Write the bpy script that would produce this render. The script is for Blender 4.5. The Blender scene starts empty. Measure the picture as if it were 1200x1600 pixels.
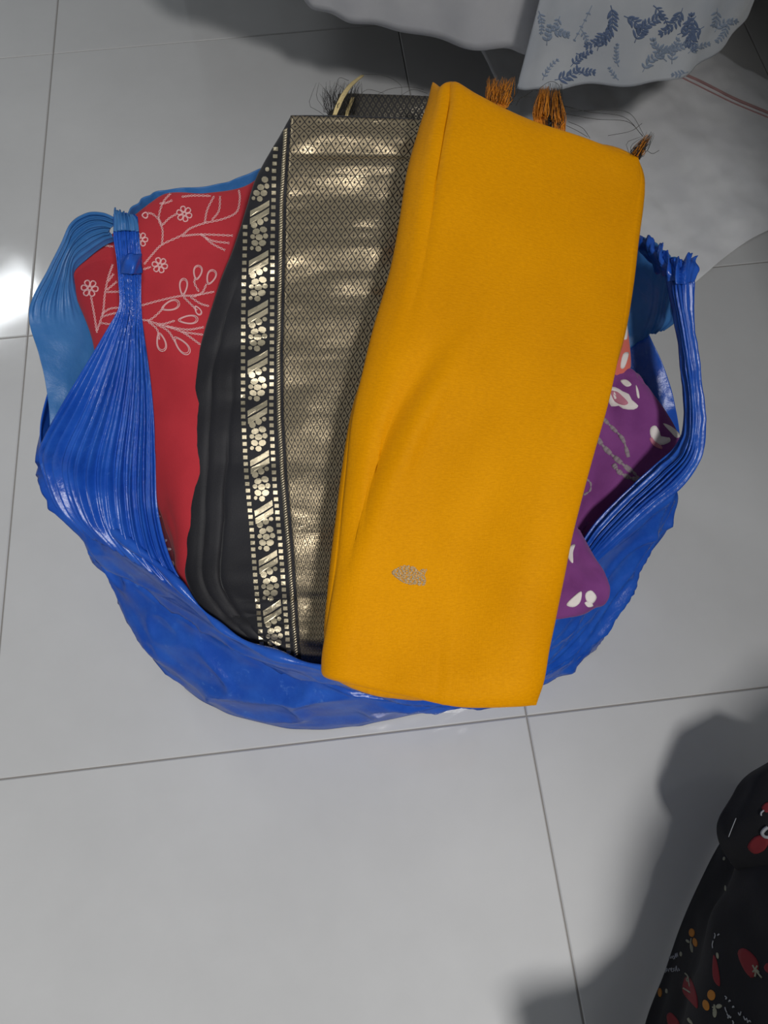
import bpy, math, random
import numpy as np
from mathutils import Vector, Matrix, noise
from mathutils.bvhtree import BVHTree
random.seed(7); rng = np.random.default_rng(7)
SC = bpy.context.scene
COL = SC.collection

# ------------------------------------------------------------------ camera
H = 0.9; PITCH = math.radians(66); ROLL = 0.0304; F = 1200.0
d_ = np.array([0, math.cos(PITCH), -math.sin(PITCH)])
r0 = np.array([1.0, 0, 0]); u0 = np.array([0, math.sin(PITCH), math.cos(PITCH)])
u_ = math.cos(ROLL) * u0 + math.sin(ROLL) * r0
r_ = math.cos(ROLL) * r0 - math.sin(ROLL) * u0
CAM = np.array([0, 0, H])
cam = bpy.data.cameras.new('camera'); camo = bpy.data.objects.new('camera', cam); COL.objects.link(camo)
cam.sensor_fit = 'VERTICAL'; cam.sensor_height = 32.0; cam.sensor_width = 24.0
cam.lens = 32.0 * F / 1600.0; cam.clip_start = 0.02
M = Matrix.Identity(4)
for i in range(3):
    M[i][0] = r_[i]; M[i][1] = u_[i]; M[i][2] = -d_[i]; M[i][3] = CAM[i]
camo.matrix_world = M
SC.camera = camo

# ------------------------------------------------------------------ world, lamps, exposure
SC.view_settings.view_transform = 'Standard'; SC.view_settings.look = 'None'
SC.view_settings.gamma = 1.0; SC.view_settings.use_curve_mapping = False
SC.view_settings.exposure = 0.0
W = bpy.data.worlds.new('world'); SC.world = W; W.use_nodes = True
W.node_tree.nodes['Background'].inputs[0].default_value = (0.90, 0.96, 1.0, 1)
W.node_tree.nodes['Background'].inputs[1].default_value = 0.20

def area(name, loc, target, sx, sy, power, col):
    l = bpy.data.lights.new(name, 'AREA'); l.shape = 'RECTANGLE'; l.size = sx; l.size_y = sy
    l.energy = power; l.color = col
    o = bpy.data.objects.new(name, l); COL.objects.link(o); o.location = loc
    o.rotation_euler = (Vector(target) - Vector(loc)).to_track_quat('-Z', 'Y').to_euler()
    return o
area('room_lamp', (0.655, -1.09, 2.60), (0.0, 0.45, 0.1), 0.32, 0.32, 57, (1.0, 0.985, 0.965))
area('tube_lamp', (-2.00, 2.74, 2.35), (-0.4, 0.6, 0.0), 0.40, 0.20, 8.0, (0.93, 0.97, 1.0))

# ------------------------------------------------------------------ helpers
def P(x, y, z):
    v = (x - 600) * r_ - (y - 800) * u_ + F * d_
    return CAM + v * ((z - H) / v[2])
def PA(a):                       # (...,3) array of photograph x, y and height -> world
    a = np.asarray(a, float)
    v = (a[..., 0:1] - 600) * r_ - (a[..., 1:2] - 800) * u_ + F * d_
    return CAM + v * ((a[..., 2:3] - H) / v[..., 2:3])
def ray(x, y):
    v = (x - 600) * r_ - (y - 800) * u_ + F * d_
    return Vector(v / np.linalg.norm(v))

def cr_matrix(n, t, closed=False):
    """Catmull-Rom weights: len(t) x n ; t in 0..1"""
    Wm = np.zeros((len(t), n)); seg = n if closed else n - 1
    for k, tt in enumerate(t):
        s = min(max(tt, 0), 1) * seg; i = min(int(s), seg - 1); x = s - i
        w = (-.5*x + x*x - .5*x**3, 1 - 2.5*x*x + 1.5*x**3, .5*x + 2*x*x - 1.5*x**3, -.5*x*x + .5*x**3)
        for j in range(4):
            q = i - 1 + j
            if closed: Wm[k, q % n] += w[j]
            else:
                if q < 0: Wm[k, 0] += 2*w[j]; Wm[k, 1] -= w[j]
                elif q > n-1: Wm[k, n-1] += 2*w[j]; Wm[k, n-2] -= w[j]
                else: Wm[k, q] += w[j]
    return Wm
def edge_t(n, k=2.2):            # parameters crowded towards both ends
    x = np.linspace(-1, 1, n); return .5 + .5 * np.sign(x) * (1 - (1 - np.abs(x)) ** k)
def dense(ctrl, nv, nu, tv=None, tu=None, closed=False):
    c = np.asarray(ctrl, float)
    tv = np.linspace(0, 1, nv) if tv is None else tv
    tu = (np.linspace(0, 1, nu, endpoint=not closed) if tu is None else tu)
    A = cr_matrix(c.shape[0], tv); B = cr_matrix(c.shape[1], tu, closed)
    return np.einsum('ir,rck,jc->ijk', A, c, B)
def normals(g, closed=False):
    if closed: du = np.roll(g, -1, 1) - np.roll(g, 1, 1)
    else: du = np.gradient(g, axis=1)
    dv = np.gradient(g, axis=0)
    n = np.cross(du, dv); n /= (np.linalg.norm(n, axis=2, keepdims=True) + 1e-12)
    if np.sum(n * (CAM - g)) < 0: n = -n
    return n

def mesh(name, verts, faces, mat, parent=None, uv=None, smooth=True):
    me = bpy.data.meshes.new(name); me.from_pydata([tuple(map(float, v)) for v in verts], [], [tuple(map(int, f)) for f in faces])
    if uv is not None:
        l = me.uv_layers.new(name='uv'); uv = np.asarray(uv, dtype=np.float32)
        idx = np.empty(len(me.loops), dtype=np.int32); me.loops.foreach_get('vertex_index', idx)
        l.data.foreach_set('uv', uv[idx].ravel())
    if smooth: me.polygons.foreach_set('use_smooth', [True] * len(me.polygons))
    me.materials.append(mat); me.update()
    o = bpy.data.objects.new(name, me); COL.objects.link(o)
    if parent: o.parent = parent
    return o
def thing(name, label, cat, loc=(0, 0, 0), group=None):
    o = bpy.data.objects.new(name, None); COL.objects.link(o); o.empty_display_size = .05
    o.location = (0, 0, 0); o['label'] = label; o['category'] = cat
    if group: o['group'] = group
    return o
def tag(o, label=None, cat=None, kind=None):
    if label: o['label'] = label
    if cat: o['category'] = cat
    if kind: o['kind'] = kind
    return o

def gridfaces(nv, nu, off=0, closed=False):
    f = []
    m = nu if closed else nu - 1
    for i in range(nv - 1):
        for j in range(m):
            a = off + i*nu + j; b = off + i*nu + (j+1) % nu
            f.append((a, b, b + nu, a + nu))
    return f
def surf(name, g, n, thick, mat, parent=None, closed=False, uvscale=None, bottom_shift=None):
    """two-sided shell: g is the outer grid (nv,nu,3); thick scalar or (nv,nu) array measured against n"""
    nv, nu = g.shape[:2]
    t = np.broadcast_to(np.asarray(thick, float), (nv, nu))[..., None]
    top = g; bot = g - n * t
    V = np.concatenate([top.reshape(-1, 3), bot.reshape(-1, 3)])
    N = nv * nu
    f = gridfaces(nv, nu, 0, closed) + [tuple(reversed(q)) for q in gridfaces(nv, nu, N, closed)]
    m = nu if closed else nu - 1
    for j in range(m):
        k = (j + 1) % nu
        f.append((k, j, N + j, N + k)); b = (nv-1)*nu
        f.append((b + j, b + k, N + b + k, N + b + j))
    if not closed:
        for i in range(nv - 1):
            f.append((i*nu, (i+1)*nu, N + (i+1)*nu, N + i*nu))
            f.append(((i+1)*nu + nu-1, i*nu + nu-1, N + i*nu + nu-1, N + (i+1)*nu + nu-1))
    # uv in metres
    du = np.linalg.norm(np.diff(g, axis=1), axis=2).mean(0); dv = np.linalg.norm(np.diff(g, axis=0), axis=2).mean(1)
    uu = np.concatenate([[0], np.cumsum(du)]); vv = np.concatenate([[0], np.cumsum(dv)])
    UV = np.stack(np.meshgrid(uu, vv), -1).reshape(-1, 2); UV = np.concatenate([UV, UV])
    o = mesh(name, V, f, mat, parent, UV)
    o['_'] = 0; del o['_']
    o_bvh = BVHTree.FromPolygons([Vector(v) for v in V], f)
    return o, o_bvh
def slab(name, ctrl, thick, mat, parent=None, nv=90, nu=60, p=6, disp=None, k=2.2, rnd=.006):
    """a folded pile of cloth: rounded all round, outline exactly that of the control rows (photo x, y, height of its top)"""
    tv, tu = edge_t(nv, k), edge_t(nu, k)
    a = dense(ctrl, nv, nu, tv, tu)
    g = PA(a); n = normals(g)
    U, Vv = np.meshgrid(tu, tv)
    prof = (np.clip(1 - np.abs(2*U-1)**p, 0, 1) * np.clip(1 - np.abs(2*Vv-1)**(p*1.6), 0, 1)) ** .5
    if disp is not None: g = g + n * (disp(U, Vv) * (.15 + .85*prof))[..., None]
    n = normals(g)
    r = min(rnd, thick * .4)
    up = g + n * (r * prof)[..., None]
    t = thick * prof + .0006
    return surf(name, up, n, t, mat, parent)
def sheet(name, ctrl, mat, parent=None, nv=40, nu=60, thick=.001, disp=None, world=False, tu=None, tv=None):
    tv_ = np.linspace(0, 1, nv) if tv is None else tv; tu_ = np.linspace(0, 1, nu) if tu is None else tu
    a = dense(ctrl, nv, nu, tv_, tu_)
    g = a if world else PA(a)
    n = normals(g)
    if disp is not None:
        U, Vv = np.meshgrid(tu_, tv_); g = g + n * disp(U, Vv, g)[..., None]; n = normals(g)
    return surf(name, g, n, thick, mat, parent)

def fbm(g, s, seed=0, o=3):
    """noise over a grid of world points -> (nv,nu)"""
    out = np.empty(g.shape[:2]); sx, sy, sz = (s, s, s) if np.isscalar(s) else s
    for i in range(g.shape[0]):
        for j in range(g.shape[1]):
            q = g[i, j]; out[i, j] = noise.fractal(Vector((q[0]*sx + seed*7.3, q[1]*sy, q[2]*sz + seed*3.1)), 1.0, 2.0, o)
    return out
def fbm_uv(U, V, su, sv, seed=0, o=3):
    out = np.empty(U.shape)
    for i in range(U.shape[0]):
        for j in range(U.shape[1]):
            out[i, j] = noise.fractal(Vector((U[i, j]*su + seed*5.7, V[i, j]*sv, seed*1.9)), 1.0, 2.0, o)
    return out

def tube_geo(path, rad, sides=5, V=None, Fc=None):
    V = [] if V is None else V; Fc = [] if Fc is None else Fc
    p = np.asarray(path, float); n = len(p); rad = np.broadcast_to(np.asarray(rad, float), (n,))
    t = np.gradient(p, axis=0); t /= (np.linalg.norm(t, axis=1, keepdims=True) + 1e-12)
    ref = np.array([0, 0, 1.0]) if abs(t[0][2]) < .9 else np.array([1.0, 0, 0])
    b0 = len(V)
    for i in range(n):
        a = ref - t[i] * np.dot(ref, t[i]); a /= (np.linalg.norm(a) + 1e-12); ref = a; b = np.cross(t[i], a)
        for s in range(sides):
            an = 2*math.pi*s/sides; V.append(p[i] + rad[i] * (a*math.cos(an) + b*math.sin(an)))
    for i in range(n - 1):
        for s in range(sides):
            q = b0 + i*sides; k = (s+1) % sides
            Fc.append((q+s, q+k, q+sides+k, q+sides+s))
    Fc.append(tuple(b0 + s for s in reversed(range(sides)))); Fc.append(tuple(b0 + (n-1)*sides + s for s in range(sides)))
    return V, Fc
def spline(pts, n):
    c = np.asarray(pts, float); return cr_matrix(len(c), np.linspace(0, 1, n)) @ c

# things that lie on a surface: drop photo points on to it
def drop(bvh, x, y, lift):
    h = bvh.ray_cast(Vector(CAM), ray(x, y))
    if h[0] is None: return None
    n = h[1]
    if n.dot(Vector(CAM) - h[0]) < 0: n = -n
    return np.array(h[0] + n * lift)
def patch_geo(bvh, poly, V, Fc, lift=.0006, th=.0005, rings=3):
    """a filled outline lying on a surface, with a real (thin) edge"""
    poly = np.asarray(poly, float); c = poly.mean(0); n = len(poly)
    pts = [c] + [c + (q - c) * (k / rings) for k in range(1, rings + 1) for q in poly]
    w = [drop(bvh, x, y, lift) for x, y in pts]
    if any(q is None for q in w): return
    b = len(V); V.extend(w)
    for j in range(n):
        Fc.append((b, b + 1 + j, b + 1 + (j+1) % n))
        for k in range(rings - 1):
            o = b + 1 + k*n; Fc.append((o + j, o + n + j, o + n + (j+1) % n, o + (j+1) % n))
    low = len(V)
    for x, y in poly: V.append(drop(bvh, x, y, -th) )
    if any(q is None for q in V[low:]):
        del V[low:]; return
    o = b + 1 + (rings-1)*n
    for j in range(n): Fc.append((o + j, low + j, low + (j+1) % n, o + (j+1) % n))
def pieces(name, bvh, polys, mt, parent, label=None, lift=.0004, th=.0004, rings=3):
    for p in polys:
        V, Fc = [], []; patch_geo(bvh, p, V, Fc, lift, th, rings)
        if V:
            o = mesh(name, V, Fc, mt, parent)
            if label: o['label'] = label
def smooth_poly(pts, n=24):
    c = np.asarray(pts, float); return cr_matrix(len(c), np.linspace(0, 1, n, endpoint=False), True) @ c
def ell(cx, cy, a, b, ang=0, n=14):
    t = np.linspace(0, 2*math.pi, n, endpoint=False); x = a*np.cos(t); y = b*np.sin(t); s, c = math.sin(ang), math.cos(ang)
    return np.stack([cx + x*c - y*s, cy + x*s + y*c], 1)
def stroke_geo(bvh, pts, r, V, Fc, lift=.0004, n=None, sides=5):
    pts = np.asarray(pts, float)
    n = n or max(6, int(np.sum(np.linalg.norm(np.diff(pts, axis=0), axis=1)) / 2.5))
    q = spline(pts, n); w = [drop(bvh, x, y, lift) for x, y in q]
    w = [x for x in w if x is not None]
    if len(w) > 2: tube_geo(w, r, sides, V, Fc)

# ------------------------------------------------------------------ materials
def mat(name, col=(.5, .5, .5), rough=.6, metal=0, spec=.5, **kw):
    m = bpy.data.materials.new(name); m.use_nodes = True; nt = m.node_tree; b = nt.nodes['Principled BSDF']
    b.inputs['Base Color'].default_value = (*col, 1); b.inputs['Roughness'].default_value = rough
    b.inputs['Metallic'].default_value = metal; b.inputs['Specular IOR Level'].default_value = spec
    for k, v in kw.items():
        b.inputs[k.replace('_', ' ')].default_value = v if not isinstance(v, tuple) else (*v, 1)
    return m
def N(m, t, **kw):
    n = m.node_tree.nodes.new(t)
    for k, v in kw.items(): setattr(n, k, v)
    return n
def L(m, a, ao, b, bi): m.node_tree.links.new(a.outputs[ao], b.inputs[bi])
def bsdf(m): return m.node_tree.nodes['Principled BSDF']
def ramp(m, stops):
    r = N(m, 'ShaderNodeValToRGB'); e = r.color_ramp.elements
    e[0].position, e[0].color = stops[0][0], (*stops[0][1], 1); e[1].position, e[1].color = stops[-1][0], (*stops[-1][1], 1)
    for p, c in stops[1:-1]:
        x = e.new(p); x.color = (*c, 1)
    return r
def bump(m, src, out, strength, dist, prev=None):
    b = N(m, 'ShaderNodeBump'); b.inputs['Strength'].default_value = strength; b.inputs['Distance'].default_value = dist
    L(m, src, out, b, 'Height')
    if prev: L(m, prev, 'Normal', b, 'Normal')
    L(m, b, 'Normal', bsdf(m), 'Normal'); return b
def noise_tex(m, scale, detail=4, coord='Object', sc=(1, 1, 1), rough=.5):
    tc = N(m, 'ShaderNodeTexCoord'); mp = N(m, 'ShaderNodeMapping'); mp.inputs['Scale'].default_value = sc
    L(m, tc, coord, mp, 'Vector'); t = N(m, 'ShaderNodeTexNoise'); t.inputs['Scale'].default_value = scale
    t.inputs['Detail'].default_value = detail; t.inputs['Roughness'].default_value = rough; L(m, mp, 'Vector', t, 'Vector'); return t
def vary(m, tex, c0, c1, lo=.35, hi=.65):
    r = ramp(m, [(lo, c0), (hi, c1)]); L(m, tex, 'Fac', r, 'Fac'); L(m, r, 'Color', bsdf(m), 'Base Color'); return r
def cloth_mat(name, c0, c1, rough=.8, weave=1500, wstr=.25, sheen=.2, nscale=18):
    m = mat(name, c0, rough, spec=.25); b = bsdf(m); b.inputs['Sheen Weight'].default_value = sheen
    t = noise_tex(m, nscale, 5); vary(m, t, c0, c1)
    w = noise_tex(m, weave, 2, 'UV', (1, .25, 1)); w2 = noise_tex(m, weave, 2, 'UV', (.25, 1, 1))
    b1 = bump(m, w, 'Fac', wstr, .0004); bump(m, w2, 'Fac', wstr, .0004, b1)
    return m

MT = {}
# floor tile: polished vitrified
m = mat('polished_tile', (.55, .545, .54), .16, spec=.5); t = noise_tex(m, 3.5, 8, rough=.62); vary(m, t, (.53, .53, .53), (.60, .60, .60), .3, .7)
t2 = noise_tex(m, 120, 3); rr = N(m, 'ShaderNodeMapRange'); rr.inputs['To Min'].default_value = .07; rr.inputs['To Max'].default_value = .13
L(m, t2, 'Fac', rr, 'Value'); L(m, rr, 'Result', bsdf(m), 'Roughness'); t3 = noise_tex(m, 9, 2); bump(m, t3, 'Fac', .03, .01)
MT['tile'] = m
MT['grout'] = mat('grout', (.25, .235, .22), .9)
MT['wall'] = mat('added_wall', (.62, .60, .56), .8)

# thin blue polythene
def plastic(name, c0, c1, trans, transl, rough=.3):
    m = mat(name, c0, rough, spec=.5); b = bsdf(m); nt = m.node_tree
    t = noise_tex(m, 26, 6, rough=.65); vary(m, t, c0, c1, .38, .68)
    # pale scuffs
    s = noise_tex(m, 60, 8, 'Object', (1, .35, 1.6), .75); sr = ramp(m, [(.60, (0, 0, 0)), (.72, (1, 1, 1))]); L(m, s, 'Fac', sr, 'Fac')
    mx = N(m, 'ShaderNodeMix', data_type='RGBA'); src = b.inputs['Base Color'].links[0].from_socket
    nt.links.new(src, mx.inputs[6]); mx.inputs[7].default_value = (.16, .36, .80, 1)
    mul = N(m, 'ShaderNodeMath', operation='MULTIPLY'); mul.inputs[1].default_value = .55; L(m, sr, 'Color', mul, 0); L(m, mul, 'Value', mx, 'Factor')
    nt.links.new(mx.outputs[2], b.inputs['Base Color'])
    f1 = noise_tex(m, 220, 6, 'Object', (1, 1, .6), .7); bb = bump(m, f1, 'Fac', .25, .0012); f2 = noise_tex(m, 45, 4, 'Object'); bump(m, f2, 'Fac', .35, .004, bb)
    tl = N(m, 'ShaderNodeBsdfTranslucent'); nt.links.new(mx.outputs[2], tl.inputs['Color'])
    m1 = N(m, 'ShaderNodeMixShader'); m1.inputs[0].default_value = transl
    tp = N(m, 'ShaderNodeBsdfTransparent'); tp.inputs['Color'].default_value = (.35, .62, .95, 1)
    m2 = N(m, 'ShaderNodeMixShader'); m2.inputs[0].default_value = trans
    L(m, b, 'BSDF', m1, 1); L(m, tl, 'BSDF', m1, 2); L(m, m1, 'Shader', m2, 1); L(m, tp, 'BSDF', m2, 2)
    out = nt.nodes['Material Output']; L(m, m2, 'Shader', out, 'Surface')
    return m
MT['bag'] = plastic('blue_polythene', (.014, .095, .54), (.03, .15, .66), .05, .22, .23)
MT['bag_thin'] = plastic('single_layer_polythene', (.07, .27, .62), (.10, .32, .68), .16, .40, .38)

# yellow silk
m = mat('mustard_silk', (.74, .30, .002), .46, spec=.22); b = bsdf(m)
b.inputs['Specular Tint'].default_value = (1, .62, .12, 1)
t = noise_tex(m, 9, 5); vary(m, t, (.66, .262, .001), (.76, .312, .0015), .3, .7)
w = noise_tex(m, 900, 3, 'UV', (1, .12, 1), .7); w2 = noise_tex(m, 900, 3, 'UV', (.10, 1, 1), .7)
b1 = bump(m, w, 'Fac', .5, .0006); b2 = bump(m, w2, 'Fac', .6, .0006, b1)
bsrc = b.inputs['Base Color'].links[0].from_socket
fine = noise_tex(m, 760, 3, 'UV', (.30, 1, 1), .75); fr_ = ramp(m, [(.3, (.90, .88, .86)), (.7, (1.08, 1.09, 1.1))]); L(m, fine, 'Fac', fr_, 'Fac')
mm = N(m, 'ShaderNodeMix', data_type='RGBA', blend_type='MULTIPLY'); mm.inputs[0].default_value = 1.0
m.node_tree.links.new(bsrc, mm.inputs[6]); L(m, fr_, 'Color', mm, 7); m.node_tree.links.new(mm.outputs[2], b.inputs['Base Color'])
MT['yellow'] = m
MT['black'] = cloth_mat('black_silk', (.010, .010, .013), (.016, .016, .020), .6, 1400, .3, .15)
MT['red'] = cloth_mat('red_cotton', (.40, .022, .032), (.47, .028, .040), .85, 1200, .3, .1)
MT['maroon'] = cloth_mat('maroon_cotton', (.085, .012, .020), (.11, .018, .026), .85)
MT['coral'] = cloth_mat('coral_cotton', (.62, .13, .10), (.68, .16, .12), .85)
MT['purple'] = cloth_mat('purple_cotton', (.165, .035, .175), (.21, .05, .215), .85, 1100, .35, .15, 30)
MT['dress'] = cloth_mat('black_print_cotton', (.006, .006, .0075), (.009, .009, .011), .8, 900, .3, .03)
MT['sheet'] = cloth_mat('white_bed_linen', (.50, .50, .52), (.56, .56, .57), .85)
MT['curtain'] = cloth_mat('pale_printed_cotton', (.46, .49, .53), (.56, .58, .60), .85, nscale=12)
MT['floorcloth'] = cloth_mat('white_floor_cloth', (.74, .74, .76), (.82, .82, .83), .8)
MT['thread'] = mat('pale_pink_thread', (.72, .42, .42), .7)
MT['white_print'] = mat('white_dye', (.74, .68, .66), .85)
MT['grey_print'] = mat('grey_dye', (.27, .21, .24), .85)
MT['pink_print'] = mat('pink_dye', (.50, .18, .25), .85)
MT['blue_print'] = mat('slate_blue_dye', (.13, .18, .30), .85)
MT['blue_print2'] = mat('pale_slate_dye', (.27, .33, .43), .85)
MT['orange_print'] = mat('orange_dye', (.34, .13, .012), .85)
MT['red_print'] = mat('red_dye', (.15, .006, .010), .85)
MT['leaf_print'] = mat('sage_dye', (.22, .22, .16), .85)
MT['script'] = mat('white_ink', (.30, .31, .33), .85)
MT['piping'] = mat('faded_red_piping', (.42, .24, .23), .85)
MT['wood'] = mat('dark_bed_wood', (.035, .022, .014), .6)
MT['orange_thread'] = mat('orange_thread', (.62, .22, .01), .55)
MT['dark_thread'] = mat('dark_thread', (.02, .018, .016), .6)
MT['gold_thread'] = mat('gold_thread', (.50, .40, .20), .45, .6)

def gold(name, col, rough):
    m = mat(name, col, rough, 1.0); t = noise_tex(m, 2500, 2, 'UV', (.15, 1, 1)); bump(m, t, 'Fac', .6, .0004); return m
MT['zari'] = mat('zari_gold', (.62, .54, .38), .36, .9)
t = noise_tex(MT['zari'], 1800, 2); bump(MT['zari'], t, 'Fac', .5, .0004)
MT['zari_motif'] = mat('tarnished_zari', (.58, .47, .30), .5, .5)
t = noise_tex(MT['zari_motif'], 900, 2); bump(MT['zari_motif'], t, 'Fac', 1.0, .0008)

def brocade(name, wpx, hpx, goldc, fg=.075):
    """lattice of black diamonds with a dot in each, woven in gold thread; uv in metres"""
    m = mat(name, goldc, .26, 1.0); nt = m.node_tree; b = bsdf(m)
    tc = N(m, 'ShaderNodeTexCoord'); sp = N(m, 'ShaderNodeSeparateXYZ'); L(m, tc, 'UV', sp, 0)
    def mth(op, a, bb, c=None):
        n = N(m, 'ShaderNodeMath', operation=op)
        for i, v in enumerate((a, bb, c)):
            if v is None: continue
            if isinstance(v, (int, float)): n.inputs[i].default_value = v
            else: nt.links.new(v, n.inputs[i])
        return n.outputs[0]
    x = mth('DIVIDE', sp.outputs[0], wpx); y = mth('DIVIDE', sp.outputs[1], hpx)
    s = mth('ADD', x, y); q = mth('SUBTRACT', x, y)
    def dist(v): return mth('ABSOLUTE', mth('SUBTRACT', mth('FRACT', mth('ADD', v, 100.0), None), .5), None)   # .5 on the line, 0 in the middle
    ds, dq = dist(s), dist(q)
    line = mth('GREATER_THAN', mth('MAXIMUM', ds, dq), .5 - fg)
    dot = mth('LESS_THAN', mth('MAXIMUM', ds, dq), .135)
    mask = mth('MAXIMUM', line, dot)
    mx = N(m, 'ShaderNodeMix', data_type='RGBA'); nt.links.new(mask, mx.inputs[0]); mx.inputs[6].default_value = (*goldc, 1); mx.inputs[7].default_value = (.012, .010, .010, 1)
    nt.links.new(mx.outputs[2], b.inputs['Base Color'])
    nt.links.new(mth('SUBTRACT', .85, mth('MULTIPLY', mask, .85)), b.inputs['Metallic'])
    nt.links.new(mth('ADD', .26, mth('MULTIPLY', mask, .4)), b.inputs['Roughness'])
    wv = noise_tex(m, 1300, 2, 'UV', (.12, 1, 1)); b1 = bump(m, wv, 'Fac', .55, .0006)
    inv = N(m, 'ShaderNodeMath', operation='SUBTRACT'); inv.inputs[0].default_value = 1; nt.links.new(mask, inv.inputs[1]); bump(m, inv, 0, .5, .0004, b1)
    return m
MT['brocade'] = brocade('gold_brocade', .0064, .0118, (.52, .42, .275), .062)
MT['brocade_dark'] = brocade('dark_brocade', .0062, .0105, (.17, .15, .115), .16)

# ------------------------------------------------------------------ floor: slab and tiles
T = 0.6105; J = 0.0016
tf = np.array([-.0866, .9962, 0]); tg = np.array([.9962, .0866, 0]); to = np.array([.156, .140, 0])
def box_geo(V, Fc, o, a, b, c, bev=0):
    k = len(V)
    for dz in (0, 1):
        for (i, j) in ((0, 0), (1, 0), (1, 1), (0, 1)): V.append(o + a*i + b*j + c*dz)
    for q in ((3, 2, 1, 0), (4, 5, 6, 7), (0, 1, 5, 4), (1, 2, 6, 5), (2, 3, 7, 6), (3, 0, 4, 7)): Fc.append(tuple(k + x for x in q))
V, Fc = [], []; box_geo(V, Fc, np.array([-3, -2.2, -.06]), np.array([6., 0, 0]), np.array([0, 6.4, 0]), np.array([0, 0, .0585]))
floor = tag(mesh('floor', V, Fc, MT['grout'], smooth=False), 'polished pale grey square floor tiles with thin dark joints', kind='structure')
V, Fc = [], []
a = T - J; e = .0012
for (ins, z) in ((0, -.012), (0, -e), (e, 0)):
    for (i, j) in ((0, 0), (1, 0), (1, 1), (0, 1)):
        V.append(np.array([i*a + (ins if i == 0 else -ins), j*a + (ins if j == 0 else -ins), z]))
Fc = [(3, 2, 1, 0), (8, 9, 10, 11)] + [(k*4 + s, k*4 + (s+1) % 4, k*4 + 4 + (s+1) % 4, k*4 + 4 + s) for k in (0, 1) for s in range(4)]
tile_me = None
for i in range(-4, 4):
    for j in range(-3, 5):
        if tile_me is None:
            t0 = mesh('tile', V, Fc, MT['tile'], floor, smooth=False); tile_me = t0.data; o = t0
        else:
            o = bpy.data.objects.new('tile', tile_me); COL.objects.link(o); o.parent = floor
        w = to + tg * (i*T + J/2) + tf * (j*T + J/2)
        o.location = Vector(w); o.rotation_euler = (0, 0, math.atan2(tg[1], tg[0]))

# unseen walls added to cast shade: one with a doorway, two on the right
V, Fc = [], []
for (x0, x1, z0, z1) in ((-2.6, -.75, 0, 2.75), (.606, 1.25, 0, 2.75), (-.75, .606, 2.32, 2.75)):
    box_geo(V, Fc, np.array([x0, -.72, z0]), np.array([x1 - x0, 0, 0]), np.array([0, .12, 0]), np.array([0, 0, z1 - z0]))
tag(mesh('shade_wall_near', V, Fc, MT['wall'], smooth=False), 'unseen wall with an open doorway, added to shape the light', kind='structure')
V, Fc = [], []; box_geo(V, Fc, np.array([.580, -.06, 0]), np.array([.67, 0, 0]), np.array([0, .08, 0]), np.array([0, 0, 2.0]))  # stub added out of view to throw the shadow wedge on the floor
tag(mesh('shade_wall_side', V, Fc, MT['wall'], smooth=False), 'unseen wall stub added to cast a shadow at right', kind='structure')
V, Fc = [], []; box_geo(V, Fc, np.array([1.25, -.72, 0]), np.array([.12, 0, 0]), np.array([0, 4.4, 0]), np.array([0, 0, 2.75]))  # added out of view to cut ambient light from the right
tag(mesh('shade_wall_right', V, Fc, MT['wall'], smooth=False), 'unseen side wall added to darken the right', kind='structure')

# ------------------------------------------------------------------ bed with hanging sheet, printed cover, cloth on floor
bed = thing('bed', 'low bed at the top edge with white sheet hanging to near the floor', 'bed')
V, Fc = [], []; box_geo(V, Fc, np.array([-.22, 1.07, .32]), np.array([1.92, .0, 0]), np.array([0, 1.6, 0]), np.array([0, 0, .08])); mesh('bed_frame', V, Fc, MT['wood'], bed, smooth=False)
V, Fc = [], []; box_geo(V, Fc, np.array([-.40, 1.07, .402]), np.array([2.1, .0, 0]), np.array([0, 1.6, 0]), np.array([0, 0, .16])); mesh('mattress', V, Fc, MT['sheet'], bed, smooth=False)
for (x, y) in ((-.38, 1.62), (1.6, 1.62), (-.38, 2.55), (1.6, 2.55)):
    V, Fc = [], []; box_geo(V, Fc, np.array([x, y, 0]), np.array([.07, 0, 0]), np.array([0, .07, 0]), np.array([0, 0, .32])); mesh('leg', V, Fc, MT['wood'], bed, smooth=False)
hem = [(250, -130, .30), (340, -75, .27), (455, -8, .225), (500, 12, .215), (550, 31, .205), (610, 49, .20), (700, 66, .20), (780, 79, .20), (830, 85, .20), (900, 88, .20), (980, 80, .20)]
hw = PA(hem); rows = []
for k, (zf, yy_) in enumerate(((0, None), (.2, None), (.45, None), (.75, None), (1.0, 1.035), (1.03, 1.09), (1.03, 1.6))):
    r = hw.copy(); r[:, 2] = r[:, 2] + (.57 - r[:, 2])*zf
    if yy_: r[:, 1] = yy_
    else: r[:, 1] = r[:, 1] + (1.03 - r[:, 1])*zf
    rows.append(r)
def dsp(U, V, g): return (.006*np.sin(U*23 + 1.2*np.sin(U*9)) + .003*np.sin(U*51)) * (1 - V)**.8
sheet('hanging_sheet', rows, MT['sheet'], bed, 40, 160, .002, dsp, world=True)

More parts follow.
